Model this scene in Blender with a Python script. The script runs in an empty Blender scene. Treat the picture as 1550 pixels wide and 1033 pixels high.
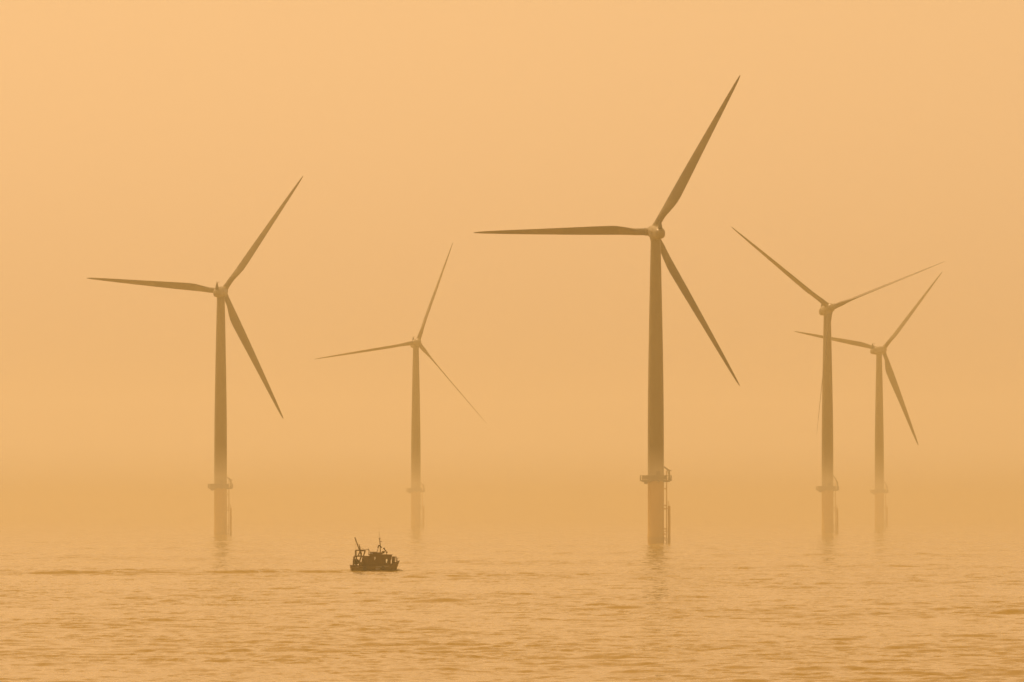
import bpy, bmesh, math, random
import numpy as np
from mathutils import Vector, Matrix
R = math.radians
random.seed(4)
scene = bpy.context.scene
col = scene.collection

# ------------------------------------------------------------------ helpers
def link(o):
    col.objects.link(o)
    return o

def tag(o, label=None, cat=None, group=None, kind=None):
    if label: o['label'] = label
    if cat: o['category'] = cat
    if group: o['group'] = group
    if kind: o['kind'] = kind
    return o

def empty(name, loc):
    o = bpy.data.objects.new(name, None)
    o.location = loc
    o.empty_display_size = 2
    return link(o)

class MB:
    """collects shapes in one bmesh and links them as ONE mesh object"""
    def __init__(self): self.bm = bmesh.new()
    def box(self, c, s, rot=None, bevel=0.0):
        r = bmesh.ops.create_cube(self.bm, size=1.0)
        vs = r['verts']
        M = Matrix.Translation(c) @ (rot or Matrix()) @ Matrix.Diagonal((s[0], s[1], s[2], 1))
        bmesh.ops.transform(self.bm, matrix=M, verts=vs)
        if bevel > 0:
            es = list({e for v in vs for e in v.link_edges})
            bmesh.ops.bevel(self.bm, geom=es, offset=bevel, segments=2, affect='EDGES', profile=0.6)
        return self
    def bar(self, a, b, r, r2=None, seg=10):
        a, b = Vector(a), Vector(b)
        d = b - a
        q = d.to_track_quat('Z', 'Y').to_matrix().to_4x4()
        M = Matrix.Translation((a + b) / 2) @ q
        bmesh.ops.create_cone(self.bm, cap_ends=True, segments=seg, radius1=r, radius2=r if r2 is None else r2,
                              depth=d.length, matrix=M)
        return self
    def path(self, pts, r, seg=8):
        for a, b in zip(pts[:-1], pts[1:]):
            self.bar(a, b, r, seg=seg)
        for p in pts[1:-1]:
            self.ball(p, r * 1.02, 8, 6)
        return self
    def ball(self, c, r, u=16, v=10, sc=(1, 1, 1)):
        M = Matrix.Translation(c) @ Matrix.Diagonal((sc[0], sc[1], sc[2], 1))
        bmesh.ops.create_uvsphere(self.bm, u_segments=u, v_segments=v, radius=r, matrix=M)
        return self
    def rings(self, rings, cap=True, closed_ring=True):
        """loft a list of equally long point rings"""
        bm = self.bm
        vr = [[bm.verts.new(p) for p in ring] for ring in rings]
        n = len(vr[0])
        for i in range(len(vr) - 1):
            for j in range(n if closed_ring else n - 1):
                k = (j + 1) % n
                bm.faces.new((vr[i][j], vr[i][k], vr[i + 1][k], vr[i + 1][j]))
        if cap and closed_ring:
            bm.faces.new(list(reversed(vr[0])))
            bm.faces.new(vr[-1])
        return self
    def lathe(self, prof, seg=48, M=None, cap=True):
        """profile of (radius, z) revolved about Z"""
        rr = []
        for r, z in prof:
            ring = [Vector((r * math.cos(2 * math.pi * k / seg), r * math.sin(2 * math.pi * k / seg), z)) for k in range(seg)]
            if M is not None: ring = [M @ p for p in ring]
            rr.append(ring)
        return self.rings(rr, cap)
    def poly(self, pts, th):
        """flat polygon extruded by the vector th"""
        bm = self.bm
        a = [bm.verts.new(p) for p in pts]
        b = [bm.verts.new(Vector(p) + Vector(th)) for p in pts]
        n = len(a)
        bm.faces.new(a); bm.faces.new(list(reversed(b)))
        for i in range(n):
            j = (i + 1) % n
            bm.faces.new((a[j], a[i], b[i], b[j]))
        return self
    def mesh(self, name, mat, smooth=True, angle=40):
        bm = self.bm
        bmesh.ops.recalc_face_normals(bm, faces=bm.faces)
        if smooth:
            for f in bm.faces: f.smooth = True
            ca = math.radians(angle)
            for e in bm.edges:
                if len(e.link_faces) == 2 and e.calc_face_angle(0) > ca: e.smooth = False
        me = bpy.data.meshes.new(name)
        bm.to_mesh(me); bm.free()
        me.materials.append(mat)
        return me
    def build(self, name, mat, parent=None, smooth=True, angle=40):
        o = bpy.data.objects.new(name, self.mesh(name, mat, smooth, angle))
        link(o)
        if parent is not None: o.parent = parent
        return o

# ------------------------------------------------------------------ materials
def paint(name, base, rough=0.5, var=0.12, scale=1.5, metal=0.0, streak=None, bands=None):
    m = bpy.data.materials.new(name); m.use_nodes = True
    nt = m.node_tree; N = nt.nodes; L = nt.links
    p = N['Principled BSDF']
    p.inputs['Roughness'].default_value = rough
    p.inputs['Metallic'].default_value = metal
    tc = N.new('ShaderNodeTexCoord')
    mp = N.new('ShaderNodeMapping')
    mp.inputs['Scale'].default_value = streak or (1, 1, 1)
    L.new(tc.outputs['Object'], mp.inputs['Vector'])
    nz = N.new('ShaderNodeTexNoise'); nz.inputs['Scale'].default_value = scale
    nz.inputs['Detail'].default_value = 6
    L.new(mp.outputs['Vector'], nz.inputs['Vector'])
    mx = N.new('ShaderNodeMix'); mx.data_type = 'RGBA'
    mx.inputs[6].default_value = (*[c * (1 - var) for c in base], 1)
    mx.inputs[7].default_value = (*[min(1, c * (1 + var)) for c in base], 1)
    L.new(nz.outputs['Fac'], mx.inputs[0])
    out = mx.outputs[2]
    if bands:            # darker, dirtier stretches along local Z: (z0, z1, factor)
        sx = N.new('ShaderNodeSeparateXYZ'); L.new(tc.outputs['Object'], sx.inputs[0])
        for z0, z1, f in bands:
            a = N.new('ShaderNodeMapRange'); a.inputs[1].default_value = z0 - .25; a.inputs[2].default_value = z0 + .25
            b = N.new('ShaderNodeMapRange'); b.inputs[1].default_value = z1 - .25; b.inputs[2].default_value = z1 + .25
            b.inputs[3].default_value = 1; b.inputs[4].default_value = 0
            L.new(sx.outputs['Z'], a.inputs[0]); L.new(sx.outputs['Z'], b.inputs[0])
            mu = N.new('ShaderNodeMath'); mu.operation = 'MULTIPLY'
            L.new(a.outputs[0], mu.inputs[0]); L.new(b.outputs[0], mu.inputs[1])
            m2 = N.new('ShaderNodeMix'); m2.data_type = 'RGBA'; m2.blend_type = 'MULTIPLY'
            m2.inputs[7].default_value = (f, f, f, 1)
            L.new(mu.outputs[0], m2.inputs[0]); L.new(out, m2.inputs[6])
            out = m2.outputs[2]
    L.new(out, p.inputs['Base Color'])
    return m

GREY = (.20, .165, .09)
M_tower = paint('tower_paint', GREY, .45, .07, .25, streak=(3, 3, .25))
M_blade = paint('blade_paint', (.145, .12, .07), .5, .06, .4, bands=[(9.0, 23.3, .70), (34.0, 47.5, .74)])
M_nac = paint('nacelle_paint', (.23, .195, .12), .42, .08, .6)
M_dark = paint('dark_steel', (.05, .048, .045), .6, .2, 3)
M_fin = paint('fin_paint', (.05, .045, .035), .6, .1, 2)
M_yellow = paint('yellow_paint', (.50, .31, .06), .55, .15, .5, streak=(3, 3, .3), bands=[(-3.0, 1.2, .8)])
M_steel = paint('platform_steel', (.07, .055, .03), .6, .2, 1.2)
M_hull = paint('hull_paint', (.13, .078, .018), .35, .35, 2.0, streak=(.6, 1, 2.5))
M_cabin = paint('cabin_paint', (.085, .045, .004), .55, .25, 1.6)
M_rust = paint('rusty_steel', (.08, .044, .01), .7, .4, 6)
M_pale = paint('worn_white_paint', (.42, .40, .36), .5, .3, 5)
M_net = paint('net_twine', (.035, .045, .03), .9, .5, 14)

def glass():
    m = bpy.data.materials.new('window_glass'); m.use_nodes = True
    p = m.node_tree.nodes['Principled BSDF']
    p.inputs['Base Color'].default_value = (.92, .95, .95, 1)
    p.inputs['Roughness'].default_value = .03
    p.inputs['Transmission Weight'].default_value = 1
    p.inputs['IOR'].default_value = 1.1
    return m
M_glass = glass()

# ------------------------------------------------------------------ camera
F = 8775.0 / 1550.0          # focal length in image widths
CAM_H = 10.0
cam = bpy.data.cameras.new('camera')
cam.sensor_fit = 'HORIZONTAL'; cam.sensor_width = 36.0; cam.lens = 36.0 * F
cam.clip_start = 1.0; cam.clip_end = 60000
co = bpy.data.objects.new('camera', cam); link(co)
co.location = (0, 0, CAM_H)
PITCH = math.atan((763.5 - 516.5) / 8775.0)
co.rotation_euler = (math.pi / 2 + PITCH, 0, 0)
scene.camera = co

# ------------------------------------------------------------------ light
SUN_EL, SUN_AZ = 62.0, -44.0      # azimuth from the view axis, negative = to the left
sd = Vector((math.sin(R(SUN_AZ)) * math.cos(R(SUN_EL)), math.cos(R(SUN_AZ)) * math.cos(R(SUN_EL)), math.sin(R(SUN_EL))))
sun = bpy.data.lights.new('sun', 'SUN')
sun.energy = 2.7; sun.angle = R(14); sun.color = (1.0, .60, .262)
so = bpy.data.objects.new('sun', sun); link(so)
so.rotation_euler = (-sd).to_track_quat('-Z', 'Y').to_euler()
so.location = (-60, 40, 120)

w = bpy.data.worlds.new('World'); scene.world = w
w.use_nodes = True
nt = w.node_tree
bg = nt.nodes['Background']
sky = nt.nodes.new('ShaderNodeTexSky'); sky.sky_type = 'NISHITA'
sky.sun_disc = False
sky.sun_elevation = R(SUN_EL); sky.sun_rotation = R(SUN_AZ)
sky.air_density = 1.6; sky.dust_density = 1.5; sky.ozone_density = 1.0
bw = nt.nodes.new('ShaderNodeRGBToBW')
nt.links.new(sky.outputs[0], bw.inputs[0])
mixs = nt.nodes.new('ShaderNodeMix'); mixs.data_type = 'RGBA'
mixs.inputs[0].default_value = 0.9            # dust takes nearly all the blue out
nt.links.new(sky.outputs[0], mixs.inputs[6]); nt.links.new(bw.outputs[0], mixs.inputs[7])
tint = nt.nodes.new('ShaderNodeMix'); tint.data_type = 'RGBA'; tint.blend_type = 'MULTIPLY'
tint.inputs[0].default_value = 1
tint.inputs[7].default_value = (1.0, .58, .254, 1)
nt.links.new(mixs.outputs[2], tint.inputs[6])
nt.links.new(tint.outputs[2], bg.inputs['Color'])
bg.inputs['Strength'].default_value = 0.10

scene.view_settings.view_transform = 'Standard'
scene.view_settings.look = 'None'
scene.view_settings.exposure = .62
scene.view_settings.gamma = 1.0
scene.cycles.volume_bounces = 1
scene.cycles.max_bounces = 6
scene.cycles.use_denoising = True

# ------------------------------------------------------------------ haze
def haze_mat(name, color, dens, g, clear=1):
    m = bpy.data.materials.new(name); m.use_nodes = True
    nt = m.node_tree
    nt.nodes.remove(nt.nodes['Principled BSDF'])
    v = nt.nodes.new('ShaderNodeVolumePrincipled')
    v.inputs['Color'].default_value = (*color, 1)
    v.inputs['Density'].default_value = dens
    v.inputs['Anisotropy'].default_value = g
    v.inputs['Absorption Color'].default_value = (clear, clear, clear, 1)
    nt.links.new(v.outputs[0], nt.nodes['Material Output'].inputs['Volume'])
    return m

def closed_box(name, lo, hi, mat):
    m = MB()
    lo, hi = Vector(lo), Vector(hi)
    m.box((lo + hi) / 2, hi - lo)
    return m.build(name, mat, smooth=False)

HZ = closed_box('haze', (-5200, -600, -2.5), (5200, 7500, 142), haze_mat('haze_air', (1.0, .92, .58), 2.5e-4, .45))
tag(HZ, 'even orange dust haze filling the air over the whole sea', 'haze', kind='stuff')
MIST = closed_box('haze', (-4800, 885, -1.9), (4800, 7200, 19.0), haze_mat('mist_air', (.785, .735, .585), 6.2e-4, .45, 0))
tag(MIST, 'low bank of sea mist hiding the feet of the turbines', 'mist', kind='stuff')

# ------------------------------------------------------------------ sea
RIP = .37
def sea():
    rows = []
    d = 230.0
    while d < 3300:
        rows.append(d)
        s = 0.28 * (d / 325.0) ** 1.08
        if 800 < d < 880: s = min(s, .42)
        rows_step = s
        d += rows_step
    far = list(np.geomspace(3320, 7300, 30))
    near = list(np.linspace(-450, 225, 16))
    Y = np.array(near + rows + far)
    t_d = np.linspace(-.105, .105, 360)
    ext = np.geomspace(.109, .75, 26)
    T = np.concatenate([-ext[::-1], t_d, ext])
    W = np.maximum(np.abs(Y), 235.0)
    X = W[:, None] * T[None, :]
    YY = np.repeat(Y[:, None], len(T), 1)
    rng = np.random.default_rng(23)
    gs = np.gradient(Y)[:, None]
    gx = W[:, None] * (t_d[1] - t_d[0])
    Z = np.zeros_like(X); 
    # sum of wind waves: many directions spread about the wind
    lam = np.geomspace(.6, 14, 130)
    for i, l in enumerate(lam):
        k = 2 * math.pi / l
        th = R(79) + rng.normal() * (R(36) if l < 3 else R(24))            # travel direction
        ph = rng.uniform(0, 2 * math.pi)
        slope = .0215 * (1.0 if l < 3.2 else (3.2 / l) ** .7)
        a = slope / k
        lx, ly = abs(math.cos(th)), abs(math.sin(th))
        damp = np.clip((l / (gs * ly + gx * lx + 1e-6) - 2.2) / 1.6, 0, 1)   # fade out what the grid cannot carry
        th2 = th + R(90) * rng.uniform(-1, 1)
        kg = k / rng.uniform(4, 9)
        grp = .45 + .85 * np.sin(kg * (X * math.cos(th2) + YY * math.sin(th2)) + rng.uniform(0, 6.28))
        Z += damp * a * grp * np.sin(k * (X * math.cos(th) + YY * math.sin(th)) + ph)
    # sharper crests
    Z = Z + .9 * np.clip(Z, 0, None) ** 2
    # calm and ruffled patches
    pat = np.zeros_like(X)
    for _ in range(10):
        L = rng.uniform(40, 160); th = rng.uniform(0, math.pi)
        pat += np.sin(2 * math.pi / L * (X * math.cos(th) + YY * math.sin(th)) + rng.uniform(0, 6.28))
    Z *= np.clip(1 + .09 * pat, .45, 1.7)
    # the boat's wake: a low ridge trailing to the left
    xs = X + 24.0
    yw = 846.0 + .42 * xs * (xs < 0)
    r = np.exp(-((YY - yw) / 1.5) ** 2) * np.clip(-xs / 4, 0, 1) * np.exp(xs / 140)
    Z += .5 * r * (.85 + .25 * np.sin(X * .33 + 1) * np.sin(X * .11))
    yw2 = 870.0 - .3 * xs * (xs < 0)
    r2 = np.exp(-((YY - yw2) / 1.6) ** 2) * np.clip(-xs / 4, 0, 1) * np.exp(xs / 60)
    Z += .15 * r2
    # longer swells that catch the eye as single dark lines
    for (xa, xb, y0, tilt, hgt, wid) in ((9, 31, 434, .02, .27, 1.3), (22, 44, 424, -.03, .14, 1.2), (-2, 9, 470, .10, .13, 1.1), (-36, -22, 560, .05, .16, 1.4),
                                         (20, 34, 735, .04, .22, 1.8), (48, 66, 735, .02, .18, 1.7), (-24, -12, 404, .06, .15, 1.1), (-12, 6, 520, -.04, .13, 1.2),
                                         (14, 24, 385, .05, .14, 1.0), (-22, -14, 372, -.08, .15, 1.0)):
        u = np.clip((X - xa) / (xb - xa), 0, 1)
        yc = y0 + tilt * (X - xa) + 1.1 * np.sin(X * .55 + y0) + .6 * np.sin(X * 1.3 + y0)
        Z += (.6 if y0 < 600 else 1.0) * hgt * np.sin(np.pi * u) ** .7 * np.exp(-((YY - yc) / wid) ** 2) * (.7 + .3 * np.sin(X * .9 + y0))
    Z[(YY < 229)] = 0
    Z *= np.clip((3300 - YY) / 900, 0, 1)
    nr, nc = X.shape
    V = np.stack([X, YY, Z], -1).reshape(-1, 3).astype(np.float32)
    i = np.arange((nr - 1) * (nc - 1)); rr = i // (nc - 1); cc = i % (nc - 1)
    a = rr * nc + cc
    Fq = np.stack([a, a + 1, a + nc + 1, a + nc], -1).astype(np.int32)
    me = bpy.data.meshes.new('sea')
    me.vertices.add(len(V)); me.vertices.foreach_set('co', V.ravel())
    me.loops.add(Fq.size); me.loops.foreach_set('vertex_index', Fq.ravel())
    me.polygons.add(len(Fq))
    me.polygons.foreach_set('loop_start', np.arange(0, Fq.size, 4, dtype=np.int32))
    me.polygons.foreach_set('use_smooth', np.ones(len(Fq), bool))
    me.update(calc_edges=True)
    m = bpy.data.materials.new('sea_water'); m.use_nodes = True
    nt = m.node_tree; N = nt.nodes; L = nt.links
    p = N['Principled BSDF']
    p.inputs['Base Color'].default_value = (.28, .19, .03, 1)
    p.inputs['IOR'].default_value = 1.333
    p.inputs['Roughness'].default_value = .06
    p.inputs['Specular Tint'].default_value = (1, .975, .82, 1)
    tc = N.new('ShaderNodeTexCoord')
    geo = N.new('ShaderNodeNewGeometry')
    acc = geo.outputs['Normal']
    mp = N.new('ShaderNodeMapping'); mp.inputs['Scale'].default_value = (.045, .085, 1)
    L.new(tc.outputs['Object'], mp.inputs['Vector'])
    pn = N.new('ShaderNodeTexNoise'); pn.inputs['Scale'].default_value = 1; pn.inputs['Detail'].default_value = 3
    L.new(mp.outputs[0], pn.inputs['Vector'])
    pr = N.new('ShaderNodeMapRange'); pr.inputs[1].default_value = .36; pr.inputs[2].default_value = .64      # gusts: slick and ruffled patches
    pr.inputs[3].default_value = .35; pr.inputs[4].default_value = 1.75
    L.new(pn.outputs['Fac'], pr.inputs[0])
    for scale, amp in ((1.7, RIP), (.55, RIP * .8)):          # small ripples tilt the surface this way and that
        nz = N.new('ShaderNodeTexNoise'); nz.inputs['Scale'].default_value = scale; nz.inputs['Detail'].default_value = 2
        L.new(tc.outputs['Object'], nz.inputs['Vector'])
        sb = N.new('ShaderNodeVectorMath'); sb.operation = 'SUBTRACT'; sb.inputs[1].default_value = (.5, .5, .5)
        L.new(nz.outputs['Color'], sb.inputs[0])
        ml = N.new('ShaderNodeVectorMath'); ml.operation = 'MULTIPLY'; ml.inputs[1].default_value = (amp * .7, amp, 0)
        L.new(sb.outputs[0], ml.inputs[0])
        ad = N.new('ShaderNodeVectorMath'); ad.operation = 'ADD'
        sc = N.new('ShaderNodeVectorMath'); sc.operation = 'SCALE'
        L.new(ml.outputs[0], sc.inputs[0]); L.new(pr.outputs[0], sc.inputs['Scale'])
        L.new(acc, ad.inputs[0]); L.new(sc.outputs[0], ad.inputs[1])
        acc = ad.outputs[0]
    nm = N.new('ShaderNodeVectorMath'); nm.operation = 'NORMALIZE'
    L.new(acc, nm.inputs[0]); L.new(nm.outputs[0], p.inputs['Normal'])
    me.materials.append(m)
    o = bpy.data.objects.new('sea', me); link(o)
    tag(o, 'calm rippled open sea fading into the mist', 'sea', kind='structure')
    return o, m
SEA, M_sea = sea()

# ------------------------------------------------------------------ wind turbines
def blade_mesh():
    # (radius along the blade, chord, thickness, share of the chord ahead of the pitch axis, twist in degrees)
    st = [(1.1, 1.80, 1.80, .50, 0), (2.5, 1.80, 1.80, .50, 0), (4.6, 1.82, 1.76, .50, 4), (5.3, 2.02, 1.66, .46, 6),
          (6.6, 2.48, 1.50, .39, 7), (8.2, 2.98, 1.30, .335, 8), (9.6, 3.24, 1.14, .31, 8), (11.0, 3.30, 1.00, .305, 7.5),
          (13.0, 3.20, .84, .31, 7), (16.0, 3.00, .70, .32, 6), (20.0, 2.66, .56, .33, 4.5), (24.0, 2.34, .46, .34, 3.2),
          (28.0, 2.02, .37, .35, 2.2), (32.0, 1.72, .29, .36, 1.3), (36.0, 1.42, .22, .37, .6), (40.0, 1.10, .16, .385, 0),
          (43.0, .82, .115, .40, -.4), (45.0, .58, .08, .43, -.6), (46.0, .36, .055, .48, -.7), (46.5, .12, .03, .60, -.7)]
    m = MB(); rings = []
    n = 28
    for r, c, t, lead, tw in st:
        ring = []
        rd = min(1, max(0, (r - 4.2) / 5.0))           # 0 = circle, 1 = airfoil
        for j in range(n):
            a = 2 * math.pi * j / n
            u = (1 - math.cos(a)) / 2                   # 0 leading edge .. 1 trailing edge
            s = 1 if a <= math.pi else -1
            circ = math.sqrt(max(0, u * (1 - u)))
            naca = 2.6 * (0.2969 * math.sqrt(u) - .126 * u - .3516 * u * u + .2843 * u ** 3 - .1015 * u ** 4) / 0.5 * .64
            y = s * t * ((1 - rd) * circ + rd * naca * (1.0 if s > 0 else .8))
            x = c * (u - lead)
            bend = .25 * (r / 46.5) ** 2.4              # pre-bend towards the wind
            ca, sa = math.cos(R(-tw)), math.sin(R(-tw))
            ring.append(Vector((x * ca - y * sa, x * sa + y * ca + bend, r)))
        rings.append(ring)
    m.rings(rings)
    return m.mesh('blade', M_blade, angle=60)

def nacelle_mesh():
    # local Y = rotor axis (upwind +), Z up. Rounded body that narrows to a round tail
    st = [(-7.55, .15, -.10, .15), (-7.5, .55, -.12, .55), (-7.25, .95, -.12, .98), (-6.8, 1.22, -.1, 1.25), (-6.0, 1.40, -.05, 1.42),
          (-4.0, 1.62, 0, 1.62), (-1.5, 1.72, .02, 1.70), (.8, 1.72, .02, 1.70), (2.0, 1.68, 0, 1.66), (2.45, 1.55, 0, 1.52)]
    m = MB(); rings = []; n = 36
    for y, rx, zc, rz in st:
        ring = []
        for j in range(n):
            a = 2 * math.pi * j / n
            e = .82
            cx, sx = math.cos(a), math.sin(a)
            x = rx * math.copysign(abs(cx) ** e, cx); z = rz * math.copysign(abs(sx) ** e, sx) + zc
            ring.append(Vector((x, y, z)))
        rings.append(ring)
    m.rings(rings)
    # seam ribs and the roof hatch rails
    for y in (-3.4, .2):
        M = Matrix.Translation((0, y, 0)) @ Matrix.Rotation(R(90), 4, 'X')
        m.lathe([(1.66, -.08), (1.76, -.06), (1.76, .06), (1.66, .08)], 36, M)
    # yaw collar under the body
    m.lathe([(1.28, -2.25), (1.36, -2.0), (1.5, -1.5), (1.5, -1.2)], 32)
    return m.mesh('nacelle', M_nac)

def hub_mesh():
    m = MB()
    Mx = Matrix.Rotation(R(-90), 4, 'X')            # lathe Z -> local +Y (upwind)
    m.lathe([(1.30, -1.45), (1.52, -1.2), (1.62, -.5), (1.62, .35), (1.5, 1.0), (1.18, 1.6), (.72, 2.02), (.28, 2.22), (.05, 2.25)], 36, Mx)
    for k in range(3):
        a = 2 * math.pi * k / 3
        d = Vector((math.cos(a), 0, math.sin(a)))
        m.bar(d * .6, d * 1.95, 1.12, .97, seg=24)
        m.bar(d * 1.95, d * 2.12, 1.03, 1.03, seg=24)
    return m.mesh('hub', M_nac)

def fin_mesh():
    m = MB()
    # tall wedge on the tail roof, wide at the foot and pointed at the top
    b = [(-.55, -.75), (.55, -.75), (.55, .75), (-.55, .75)]
    t = [(-.09, -.30), (.09, -.30), (.09, -.10), (-.09, -.10)]
    m.rings([[Vector((x, y, 0)) for x, y in b], [Vector((x, y, 2.35)) for x, y in t]])
    return m.mesh('tail_fin', M_fin, angle=20)

def mast_mesh():
    m = MB()
    m.bar((0, 0, 0), (0, 0, 2.0), .045).bar((-.4, 0, 1.7), (.4, 0, 1.7), .035)
    m.bar((-.4, 0, 1.7), (-.4, 0, 2.05), .03).bar((.4, 0, 1.7), (.4, 0, 2.05), .03)
    m.ball((-.4, 0, 2.08), .09).ball((.4, 0, 2.08), .09)
    return m.mesh('wind_mast', M_dark)

DECK = 15.9
TWR_TOP = 78.15
def tower_mesh():
    m = MB()
    pr = [(2.10, DECK + .02), (2.10, 20), (2.08, 30), (2.03, 38), (1.93, 46), (1.79, 54), (1.63, 62), (1.46, 70), (1.30, 77.2), (1.30, TWR_TOP)]
    out = []
    for r, z in pr: out.append((r, z))
    m.lathe(out, 56)
    for z, r in ((17.2, 2.105), (36.5, 2.04), (57.5, 1.725)):                   # flange rings between tower sections
        m.lathe([(r - .03, z - .12), (r + .03, z - .1), (r + .03, z + .1), (r - .03, z + .12)], 56)
    return m.mesh('tower', M_tower)

def tp_mesh():
    m = MB()
    m.lathe([(2.16, -4), (2.16, 2.0), (2.10, 2.2), (2.10, DECK - 1.0), (2.16, DECK - .9), (2.16, DECK - .3)], 56)
    return m.mesh('transition_piece', M_yellow)

def deck_mesh():
    m = MB()
    # ring deck, wider towards the crane side, on brackets
    n = 40; o = []; i_ = []
    def shape(a):
        return 4.15
    rings = []
    ins = [Vector((2.2 * math.cos(2 * math.pi * k / n), 2.2 * math.sin(2 * math.pi * k / n), DECK - .28)) for k in range(n)]
    outs = [Vector((shape(0) * math.cos(2 * math.pi * k / n), shape(0) * math.sin(2 * math.pi * k / n), DECK - .28)) for k in range(n)]
    up = Vector((0, 0, .28))
    rings = [ins, outs, [p + up for p in outs], [p + up for p in ins], ins]
    bm = m.bm
    vr = [[bm.verts.new(p) for p in ring] for ring in rings[:4]]
    for i in range(4):
        a, b = vr[i], vr[(i + 1) % 4]
        for j in range(n):
            k = (j + 1) % n
            bm.faces.new((a[j], a[k], b[k], b[j]))
    for k in range(8):
        a = 2 * math.pi * k / 8 + .2
        c, s = math.cos(a), math.sin(a)
        m.box((2.9 * c, 2.9 * s, DECK - .42), (1.7, .18, .26), Matrix.Rotation(a, 4, 'Z'))
    return m.mesh('platform', M_steel)

def rail_mesh():
    m = MB(); n = 22
    pts = []
    for k in range(n):
        a = 2 * math.pi * k / n
        p = Vector((4.07 * math.cos(a), 4.07 * math.sin(a), DECK))
        pts.append(p)
        m.bar(p, p + Vector((0, 0, 1.12)), .075, seg=6)
    for h in (.4, .76, 1.12):
        for k in range(n):
            m.bar(pts[k] + Vector((0, 0, h)), pts[(k + 1) % n] + Vector((0, 0, h)), .05, seg=6)
    return m.mesh('railing', M_steel)

def screen_mesh():
    m = MB()
    # canvas weather screens lashed to part of the railing, and a switch cabinet hung below the deck
    for k in range(9):
        a0 = R(196) + k * R(13); a1 = a0 + R(13)
        p = [Vector((4.0 * math.cos(a), 4.0 * math.sin(a), 0)) for a in (a0, a1)]
        z0, z1 = DECK + .08, DECK + 1.1
        if k in (0,): continue
        m.poly([(p[0].x, p[0].y, z0), (p[1].x, p[1].y, z0), (p[1].x, p[1].y, z1), (p[0].x, p[0].y, z1)],
               (.03 * math.cos(a0), .03 * math.sin(a0), 0))
    return m.mesh('weather_screen', M_steel)

def cabinet_mesh():
    m = MB()
    m.box((-2.62, -1.6, DECK - .68), (.95, 1.2, .74), bevel=.04)
    return m.mesh('cabinet', M_steel)

def door_mesh():
    m = MB()
    m.box((.55, -2.06, DECK + 1.25), (.95, .14, 2.1), Matrix.Rotation(R(14), 4, 'Z'), bevel=.03)
    return m.mesh('door', M_steel)

def crane_meshes(up):
    post = MB()
    base = Vector((3.45, -.9, DECK))
    top = base + Vector((0, 0, 2.35))
    post.bar(base, base + Vector((0, 0, .35)), .32).bar(base, top, .23)
    post.box(top + Vector((0, 0, .02)), (.42, .42, .5), bevel=.05)
    arm = MB()
    end = top + (Vector((-1.25, 1.0, 2.45)) if up else Vector((-1.55, 1.1, 1.15)))
    arm.bar(top + Vector((.12, -.08, -.05)), end, .26, .17)
    arm.bar(top + Vector((.5, -.2, .1)), top, .12)
    arm.bar(top + Vector((0, 0, -1.2)), top.lerp(end, .45), .07)
    arm.bar(end, end + Vector((0, 0, -.5)), .03)
    return post.mesh('crane_post', M_steel), arm.mesh('crane_arm', M_steel)

def ladder_mesh():
    m = MB()
    x = 2.78
    for y in (-.32, .32):
        m.bar((x, y - .5, -2.5), (x, y - .5, DECK + 2.3), .13, seg=8)
    z = -2.0
    while z < DECK + 1.2:
        m.bar((x, -.82, z), (x, -.18, z), .03, seg=6); z += .4
    for z in (.9, 1.9, 3.2, 8.4, 9.3, 13.6):
        m.bar((2.0, -.5, z), (x, -.5, z), .14, seg=8)
    for k in range(6):                       # safety hoops on the upper run
        pass
    return m.mesh('ladder', M_yellow)

def fender_mesh():
    m = MB()
    for y in (-1.15, .15):
        m.bar((3.36 - .12 * y, y, -2.5), (3.36 - .12 * y, y, 9.2), .25, seg=14)
        m.bar((3.36, y, 9.2), (3.36, y, 10.3), .05, seg=6)
        for z in (.4, 2.6, 8.5):
            m.bar((1.8, y * .7, z), (3.36, y, z), .10, seg=8)
    for z in (1.5, 8.7):
        m.bar((3.36, -1.15, z), (3.36, .15, z), .09, seg=8)
    m.bar((3.1, -1.15, 10.3), (3.36, .15, 10.3), .04, seg=6)
    m.bar((3.1, -1.15, 9.3), (3.1, -1.15, 10.3), .04, seg=6)
    return m.mesh('boat_landing', M_yellow)

ME = dict(blade=blade_mesh(), nacelle=nacelle_mesh(), hub=hub_mesh(), fin=fin_mesh(), mast=mast_mesh(), tower=tower_mesh(),
          tp=tp_mesh(), deck=deck_mesh(), rail=rail_mesh(), screen=screen_mesh(), cab=cabinet_mesh(), door=door_mesh(),
          ladder=ladder_mesh(), fender=fender_mesh())
CR = {True: crane_meshes(True), False: crane_meshes(False)}

def part(name, me, parent, M=None, label=None):
    o = bpy.data.objects.new(name, me); link(o); o.parent = parent
    if M is not None: o.matrix_local = M
    if label: o['label'] = label
    return o

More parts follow.
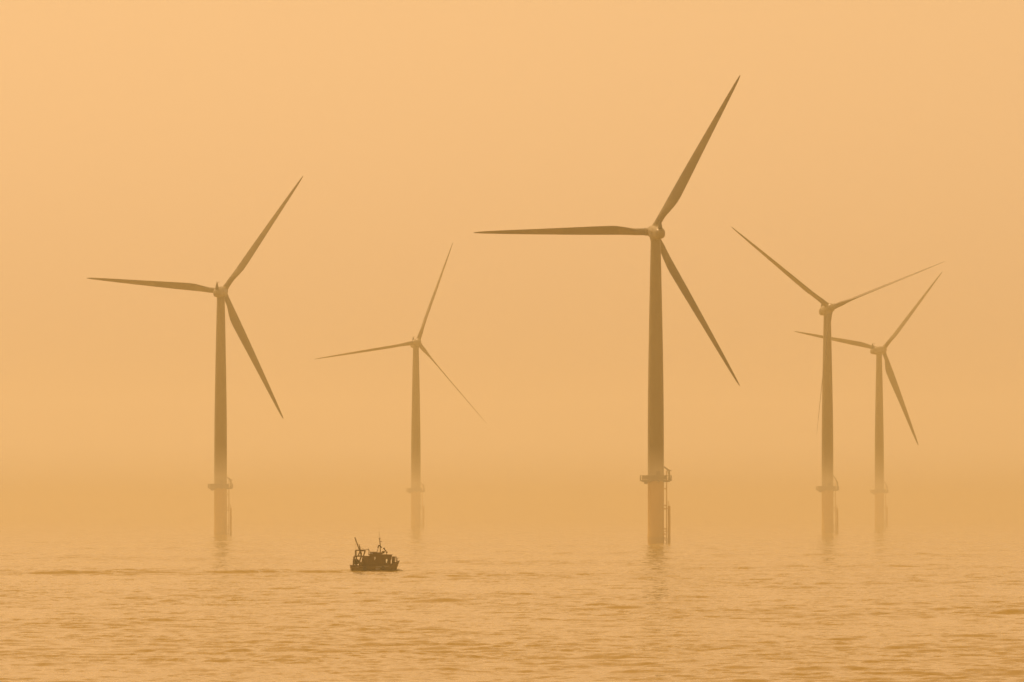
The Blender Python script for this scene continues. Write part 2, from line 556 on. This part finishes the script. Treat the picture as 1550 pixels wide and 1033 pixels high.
def turbine(x, d, yaw, ph, hubz, rs, pitch, crane_up, label):
    t = empty('wind_turbine', (x, d, hubz - 80.0))
    tag(t, label, 'wind turbine', 'offshore wind turbines standing in the sea')
    TILT, CONE, OH = R(5), R(2), 4.0
    yaw, ph = R(yaw), R(ph)
    a = Vector((math.sin(yaw) * math.cos(TILT), math.cos(yaw) * math.cos(TILT), math.sin(TILT)))
    r = Vector((math.cos(yaw), -math.sin(yaw), 0)); u = r.cross(a)
    def frame(xx, yy, zz, o):
        return Matrix(((xx.x, yy.x, zz.x, o.x), (xx.y, yy.y, zz.y, o.y), (xx.z, yy.z, zz.z, o.z), (0, 0, 0, 1)))
    part('transition_piece', ME['tp'], t, label='yellow steel tube standing in the water')
    tw = part('tower', ME['tower'], t)
    part('door', ME['door'], tw)
    pf = part('platform', ME['deck'], t)
    part('railing', ME['rail'], pf); part('weather_screen', ME['screen'], pf); part('cabinet', ME['cab'], pf)
    cp = part('davit_crane', CR[crane_up][0], t)
    part('crane_arm', CR[crane_up][1], cp)
    part('ladder', ME['ladder'], t)
    part('boat_landing', ME['fender'], t)
    o = Vector((0, 0, 80.0))
    nac = part('nacelle', ME['nacelle'], t, frame(r, a, u, o))
    f = part('tail_fin', ME['fin'], nac); f.location = (0, -6.35, 1.15)
    ms = part('wind_mast', ME['mast'], nac); ms.location = (.0, -4.9, 1.5)
    hub = o + a * OH
    b0 = math.cos(ph) * r + math.sin(ph) * u
    part('hub', ME['hub'], t, frame(b0, a, b0.cross(a), hub))
    for k in range(3):
        tt = ph + k * 2 * math.pi / 3
        b = (math.cos(tt) * r + math.sin(tt) * u) * math.cos(CONE) + a * math.sin(CONE)
        yv = (a - b * a.dot(b)).normalized()
        xv = yv.cross(b)
        part('blade', ME['blade'], t, frame(xv, yv, b, hub) @ Matrix.Rotation(R(-pitch), 4, 'Z') @ Matrix.Diagonal((1, 1, rs, 1)))
    return t

turbine(37.2, 1500, -8.9, 61.0, 80.39, 1.007, 36, False, 'nearest, largest and darkest wind turbine, one blade pointing level to the left')
turbine(-95.5, 1900, 7.9, 54.6, 79.61, .997, 33, False, 'large turbine standing alone far left, beyond the wake of the fishing boat')
turbine(-41.7, 2514, 169.0, 110.5, 79.84, .996, 68, False, 'small pale turbine with thin blades, nearest behind the fishing boat')
turbine(112.3, 2064, 167.5, 38.6, 79.38, .99, 70, True, 'turbine whose two upper blades form a wide V, lower blade along its tower')
turbine(165.9, 2619, 29.2, 49.1, 79.54, .992, 34, True, 'rightmost pale turbine, its left blade passing behind the tower of another turbine')

# ------------------------------------------------------------------ fishing boat
def boat():
    # local X forward (bow +), Y to port, Z up from the waterline
    b = empty('fishing_boat', (-20.4, 862, 0))
    tag(b, 'small dark fishing boat with mast and stern gantry crossing the water', 'boat')
    # hull
    m = MB()
    st = [(-3.68, .92, 1.12, .05), (-3.4, .90, 1.25, -.3), (-2.4, .88, 1.36, -.5), (-1, .87, 1.42, -.55), (.5, .90, 1.42, -.55), (1.6, .96, 1.32, -.5),
          (2.4, 1.08, 1.08, -.4), (2.95, 1.28, .78, -.3), (3.35, 1.44, .42, -.2), (3.60, 1.54, .16, .1), (3.70, 1.58, .03, .5)]
    rings = []
    for x, zt, hw, zk in st:
        rk = max(0, (x - 2.0)) / 1.7
        ring = []
        prof = [(1.0, 1.0), (.985, .8), (.95, .55), (.86, .3), (.6, .1), (0, 0)]
        side = []
        for f, h in prof:
            z = zk + (zt - zk) * h
            xx = x - rk * .42 * (1 - h) ** 1.1 + (.16 * (1 - h) if x < -3.5 else 0)
            side.append(Vector((xx, hw * f * (1 - rk * .35 * (1 - h)), z)))
        ring = side + [Vector((p.x, -p.y, p.z)) for p in reversed(side[:-1])]
        # inner bulwark back to a deck
        rings.append(ring)
    n = len(rings[0])
    bm = m.bm
    vr = [[bm.verts.new(p) for p in ring] for ring in rings]
    for i in range(len(vr) - 1):
        for j in range(n - 1):
            bm.faces.new((vr[i][j], vr[i][j + 1], vr[i + 1][j + 1], vr[i + 1][j]))
    bm.faces.new(vr[0]); bm.faces.new(vr[-1])
    hull = m.build('hull', M_hull, b)
    sm = hull.modifiers.new('thick', 'SOLIDIFY'); sm.thickness = .07; sm.offset = -1
    # deck
    d = MB()
    pts = [Vector((x, hw * .93, min(zt, 1.5) - (.42 if x < 2.2 else .22))) for x, zt, hw, zk in st[:-1]]
    rr = [[p, Vector((p.x, -p.y, p.z))] for p in pts]
    for q in rr: q[0].x += .05; q[1].x += .05
    d.rings(rr, cap=False, closed_ring=False)
    d.build('deck', M_rust, b)
    # rub rail + bulwark cap
    g = MB()
    for s in (1, -1):
        cap = [Vector((x, s * hw, zt + .02)) for x, zt, hw, zk in st]
        g.path(cap, .045, 6)
    g.build('gunwale', M_rust, hull)
    for s in (1, -1):
        g = MB()
        ln = [Vector((x, s * (hw * .99 + .03), .70 + max(0, x - 1.6) * .12)) for x, hw in ((.10, 1.42), (.5, 1.42), (1.0, 1.385), (1.6, 1.32), (1.95, 1.24))]
        for a_, b_ in zip(ln[:-1], ln[1:]):
            g.bar(a_, b_, .04, seg=6)
        rs = g.build('rubbing_strake', M_pale, hull); rs['label'] = 'pale rubbing strake along the side of the hull'
        g = MB(); g.box((-2.65, s * 1.365, .70), (.42, .05, .07)); g.build('fender_bar', M_pale, hull)
        g = MB(); g.box((.36, s * 1.435, .40), (.62, .03, .16)); g.build('name_plate', M_pale, hull)
    # wheelhouse: walls with real window openings
    def wall(mb, y, x0, x1, z0, z1, holes, th=.06):
        xs = sorted({x0, x1, *[h[0] for h in holes], *[h[1] for h in holes]})
        zs = sorted({z0, z1, *[h[2] for h in holes], *[h[3] for h in holes]})
        for i in range(len(xs) - 1):
            for j in range(len(zs) - 1):
                cx, cz = (xs[i] + xs[i + 1]) / 2, (zs[j] + zs[j + 1]) / 2
                if any(h[0] < cx < h[1] and h[2] < cz < h[3] for h in holes): continue
                mb.box((cx, y, cz), (xs[i + 1] - xs[i], th, zs[j + 1] - zs[j]))
    wh = MB()
    holes = [(-.08, .14, 1.70, 2.18), (1.60, 1.95, 1.30, 1.88), (2.30, 2.42, 1.66, 2.06)]
    W2 = 1.08
    for s in (1, -1):
        wall(wh, s * W2, -.75, 2.28, .55, 2.46, holes[:2])
    wh.box((-.75, 0, 1.5), (.06, 2.1, 1.9))
    # raked front with three windows: mullions and sill
    wh.box((2.30, 0, 1.15), (.08, 2.2, 1.2))
    for y in (-1.05, -.36, .36, 1.05):
        wh.bar((2.32, y, 1.7), (2.46, y, 2.46), .05, seg=6)
    for s in (1, -1):
        wh.poly([(2.25, s * 1.05, .55), (2.33, s * 1.05, .55), (2.33, s * 1.05, 1.7), (2.25, s * 1.05, 1.7)], (0, s * .06, 0))
    for s in (1, -1):
        wh.poly([(2.30, s * 1.06, 1.72), (2.34, s * 1.06, 1.72), (2.48, s * 1.06, 2.45), (2.30, s * 1.06, 2.45)], (0, s * .04, 0))
    wo = wh.build('wheelhouse', M_cabin, b, smooth=False)
    for s in (1, -1):
        for h in holes[:2]:
            pn = MB()
            pn.box(((h[0] + h[1]) / 2, s * W2, (h[2] + h[3]) / 2), (h[1] - h[0] - .004, .012, h[3] - h[2] - .004))
            pn.build('window', M_glass, wo, smooth=False)
            fr = MB()
            y = s * (W2 + .045)
            fr.box((h[0] - .02, y, (h[2] + h[3]) / 2), (.035, .03, h[3] - h[2] + .07)); fr.box((h[1] + .02, y, (h[2] + h[3]) / 2), (.035, .03, h[3] - h[2] + .07))
            fr.box(((h[0] + h[1]) / 2, y + s * .004, h[2] - .02), (h[1] - h[0] + .07, .03, .035)); fr.box(((h[0] + h[1]) / 2, y + s * .004, h[3] + .02), (h[1] - h[0] + .07, .03, .035))
            fr.build('window_frame', M_rust, wo, smooth=False)
    # net and gear leaning inside the big windows (what narrows the view through them)
    for pts in ([(1.57, .6, 1.28), (1.72, .6, 1.28), (1.64, .6, 1.55), (1.66, .6, 1.75), (1.80, .6, 1.9), (1.57, .6, 1.9)],
                [(1.86, .5, 1.28), (1.98, .5, 1.28), (1.98, .5, 1.72), (1.90, .5, 1.6)],
                [(-.1, .6, 1.68), (.06, .6, 1.68), (-.0, .6, 1.9), (-.04, .6, 2.2), (-.1, .6, 2.2)]):
        gr = MB(); gr.poly(pts, (0, .1, 0)); gr.build('curtain', M_net, wo)
    rf = MB()
    rf.poly([(-.93, -1.2, 2.47), (2.68, -1.2, 2.44), (2.60, -1.2, 2.52), (1.1, -1.2, 2.56), (.9, -1.2, 2.62), (-.93, -1.2, 2.60)], (0, 2.4, 0))
    rf.box((.45, 0, 2.73), (1.5, 1.5, .24), bevel=.05)
    rf.box((-.1, .1, 2.88), (.55, .7, .10), bevel=.03)
    rf.build('roof', M_cabin, wo, smooth=False)
    # aft shelter and fish hatch
    sh = MB()
    sh.box((-1.28, 0, 1.35), (1.0, 2.1, 1.72), bevel=.05)
    sh.box((-1.35, 0, 2.27), (1.25, 2.3, .10), bevel=.03)
    sh.bar((-1.95, 1.0, .6), (-1.72, 1.0, 2.2), .09); sh.bar((-1.95, -1.0, .6), (-1.72, -1.0, 2.2), .09)
    sh.box((-1.90, .3, .9), (.35, 1.0, .8), bevel=.1)
    sh.build('shelter', M_cabin, b)
    # stern gantry
    ga = MB()
    for s in (1, -1):
        y = s * 1.05
        ga.path([(-3.14, y, .5), (-3.12, y, 1.7), (-3.04, y, 2.16), (-2.9, y, 2.27), (-1.9, y, 2.30)], .10)
        ga.bar((-2.72, y, .5), (-2.72, y, 2.27), .06)
        ga.path([(-2.28, y, .5), (-2.25, y, 1.5), (-2.12, y, 1.95), (-1.95, y, 2.28)], .06)
        ga.path([(-2.9, y, 2.27), (-2.82, y, 2.5), (-2.82, y, 3.10), (-2.74, y, 3.16), (-1.47, y, 3.17)], .085)
        ga.bar((-2.48, y, 2.28), (-2.14, y, 3.1), .05); ga.bar((-1.66, y, 2.3), (-1.42, y, 3.1), .05)
    for x, z in ((-3.04, 2.2), (-2.82, 3.12), (-1.47, 3.17)):
        ga.bar((x, -1.05, z), (x, 1.05, z), .06)
    ga.box((-1.85, 0, 3.10), (.62, .8, .20), bevel=.06)
    ga.path([(-1.47, 0, 3.2), (-.92, 0, 3.32)], .04); ga.ball((-.92, 0, 3.33), .08)
    ga.bar((-.92, 0, 3.32), (-.90, 0, 2.6), .035); ga.bar((-.92, 0, 3.32), (-.66, 0, 2.62), .035)
    ga.build('gantry', M_rust, b)
    bo = MB()
    bo.bar((-1.90, .2, 2.2), (-2.93, .2, 5.0), .09, .07); bo.ball((-2.93, .2, 5.02), .085)
    bo.bar((-1.96, -.3, 2.5), (-2.34, -.3, 4.0), .085, .065)
    bo.bar((-2.12, .2, 3.6), (-1.45, .1, 3.2), .015); bo.bar((-2.9, .2, 4.95), (-2.8, .2, 3.15), .01)
    bo.build('boom', M_rust, b)
    nd = MB()
    Mx = Matrix.Translation((-2.75, 0, 1.45)) @ Matrix.Rotation(R(90), 4, 'X')
    nd.lathe([(.43, -.62), (.43, -.56), (.34, -.5), (.36, 0), (.34, .5), (.43, .56), (.43, .62)], 24, Mx)
    nd.box((-2.75, .7, 1.0), (.25, .08, .9)); nd.box((-2.75, -.7, 1.0), (.25, .08, .9))
    nd.build('net_drum', M_net, b)
    rng = random.Random(5)
    for (x, y, z, n) in ((-2.1, .75, .5, 3), (-2.15, -.75, .5, 2), (-.2, 1.22, .5, 1), (.6, 1.2, .5, 1)):
        for k in range(n):
            cr = MB()
            rz = Matrix.Rotation(R(rng.uniform(-12, 12)), 4, 'Z')
            cr.box((x + rng.uniform(-.04, .04), y, z + .15 + .31 * k), (.5, .32, .29), rz, bevel=.03)
            cr.build('fish_box', M_rust, b)
    for (x, y) in ((-1.55, 1.47), (1.2, 1.42)):
        ty = MB()
        for s in (1, -1):
            Mt = Matrix.Translation((x, s * y, .52)) @ Matrix.Rotation(R(90), 4, 'X')
            ty2 = MB(); ty2.lathe([(.13, -.07), (.24, -.08), (.29, 0), (.24, .08), (.13, .07), (.13, -.07)], 20, Mt, cap=False)
            ty2.build('tyre_fender', M_dark, b)
    wr = MB()
    for s in (1, -1):
        wr.path([(2.5, s * .95, 1.95), (3.1, s * .62, 2.05), (3.62, s * .12, 1.98)], .022)
        for (x, y) in ((2.95, .72), (3.35, .38)):
            wr.bar((x, s * y, 1.25), (x, s * y, 2.05), .025)
    wr.bar((3.62, .12, 1.98), (3.62, -.12, 1.98), .022)
    wr.build('bow_rail', M_rust, b)
    for (x, y, z, r_) in ((-.55, .7, 2.78, .17), (-.62, .4, 2.74, .15), (-.42, .5, 2.8, .14)):
        MB().ball((x, y, z), r_).build('buoy', M_rust, wo)
    MB().box((-.5, -.4, 2.68), (.55, .5, .18), bevel=.06).build('liferaft', M_pale, wo)
    # mast and its gear
    ma = MB()
    ma.bar((.84, 0, 2.8), (.83, 0, 3.9), .075, .065); ma.bar((.83, 0, 3.9), (.71, 0, 4.88), .065, .055)
    ma.bar((.61, 0, 4.85), (.90, 0, 4.98), .05); ma.bar((.80, 0, 4.46), (1.06, 0, 4.46), .05)
    ma.ball((.64, 0, 4.86), .06).ball((1.03, 0, 4.46), .055)
    ma.path([(.44, 0, 3.52), (.62, 0, 3.86), (.74, 0, 3.86), (1.04, 0, 3.54)], .09)
    ma.ball((.66, 0, 3.85), .13)
    ma.bar((.44, 0, 3.52), (.56, 0, 3.66), .09); ma.bar((.93, 0, 3.66), (1.05, 0, 3.54), .09)
    ma.bar((.62, 0, 3.8), (.32, .3, 2.85), .025); ma.bar((.62, 0, 3.8), (.32, -.3, 2.85), .025)
    ma.bar((.46, .1, 3.2), (.3, .1, 2.85), .05)
    mo = ma.build('mast', M_rust, b)
    an = MB()
    an.bar((.72, 0, 4.8), (.60, 0, 6.6), .02, .008, seg=6)
    an.build('antenna', M_dark, mo)
    ra = MB()
    ra.lathe([(.05, 2.75), (.2, 2.78), (.24, 2.9), (.2, 3.02), (.05, 3.06)], 20, Matrix.Translation((1.30, .1, 0)))
    ra.box((1.12, .1, 2.74), (.5, .5, .12), bevel=.02)
    ra.build('radar_dome', M_cabin, wo)
    ex = MB()
    ex.bar((1.76, -.3, 2.82), (1.42, -.3, 3.36), .085, .075); ex.ball((1.38, -.3, 3.42), .13); ex.ball((1.78, -.3, 2.84), .12)
    ex.bar((1.76, -.3, 2.5), (1.76, -.3, 2.84), .05)
    ex.bar((1.42, -.3, 3.36), (1.24, -.3, 3.42), .05)
    ex.build('searchlight', M_rust, wo)
    # foredeck frame and winch
    fo = MB()
    for s in (1, -1):
        y = s * .62
        fo.box((2.86, y, 1.78), (.24, .10, .84), bevel=.03)
        fo.bar((2.52, y, 2.18), (3.18, y, 2.18), .055); fo.bar((3.2, y, 1.5), (3.16, y, 2.18), .035)
        fo.bar((2.62, y, 1.1), (2.60, y, 2.18), .05)
        fo.bar((2.72, y, 1.3), (2.60, y, 2.0), .03)
    fo.bar((3.18, -.62, 2.18), (3.18, .62, 2.18), .05); fo.bar((2.52, -.62, 2.18), (2.52, .62, 2.18), .05)
    fo.build('bow_frame', M_rust, b)
    wi = MB()
    wi.bar((2.75, -.4, 1.28), (2.75, .4, 1.28), .2, seg=16)
    wi.box((2.75, 0, 1.1), (.5, .9, .25), bevel=.03)
    wi.build('winch', M_rust, b)
    b.rotation_euler = (0, 0, R(4))
    return b
boat()

# the little wave the bow pushes up
def bow_wave():
    m = MB(); bm = m.bm
    nx, ny = 150, 110; x0, x1, y0, y1 = -4.9, 5.6, -2.9, 2.9
    g = []
    for i in range(nx + 1):
        row = []
        for j in range(ny + 1):
            x = x0 + (x1 - x0) * i / nx; y = y0 + (y1 - y0) * j / ny
            yb = abs(y)
            arm = .55 + max(0, 3.7 - x) * .24
            h = .50 * math.exp(-((x - 3.55) / .55) ** 2) * math.exp(-(yb / .8) ** 2)
            h += .22 * math.exp(-((x - 4.2) / .45) ** 2) * math.exp(-(yb / .8) ** 2)
            h += .10 * math.exp(-((yb - arm) / .3) ** 2) * (x < 3.9)
            h += .10 * math.exp(-((x + 4.1) / .5) ** 2) * math.exp(-(yb / 1.2) ** 2)
            e = min(1, 3 * min(i, nx - i) / nx, 3 * min(j, ny - j) / ny)
            rp = .030 * math.sin(2.1 * x + 5.2 * y + 1.3 * math.sin(1.7 * x)) + .022 * math.sin(-3.3 * x + 7.5 * y + 1.1 * math.sin(2.3 * x + 1)) + .015 * math.sin(6.1 * x + 9.4 * y)
            z = (h + rp) * e + .05 - .35 * (1 - min(1, 5 * e))
            row.append(bm.verts.new((x, y, z)))
        g.append(row)
    for i in range(nx):
        for j in range(ny):
            bm.faces.new((g[i][j], g[i + 1][j], g[i + 1][j + 1], g[i][j + 1]))
    o = m.build('water', M_sea, angle=180)
    o.location = (-20.4, 862, 0); o.rotation_euler = (0, 0, R(4))
    tag(o, 'ripple of water pushed up around the fishing boat', 'water', kind='structure')
bow_wave()
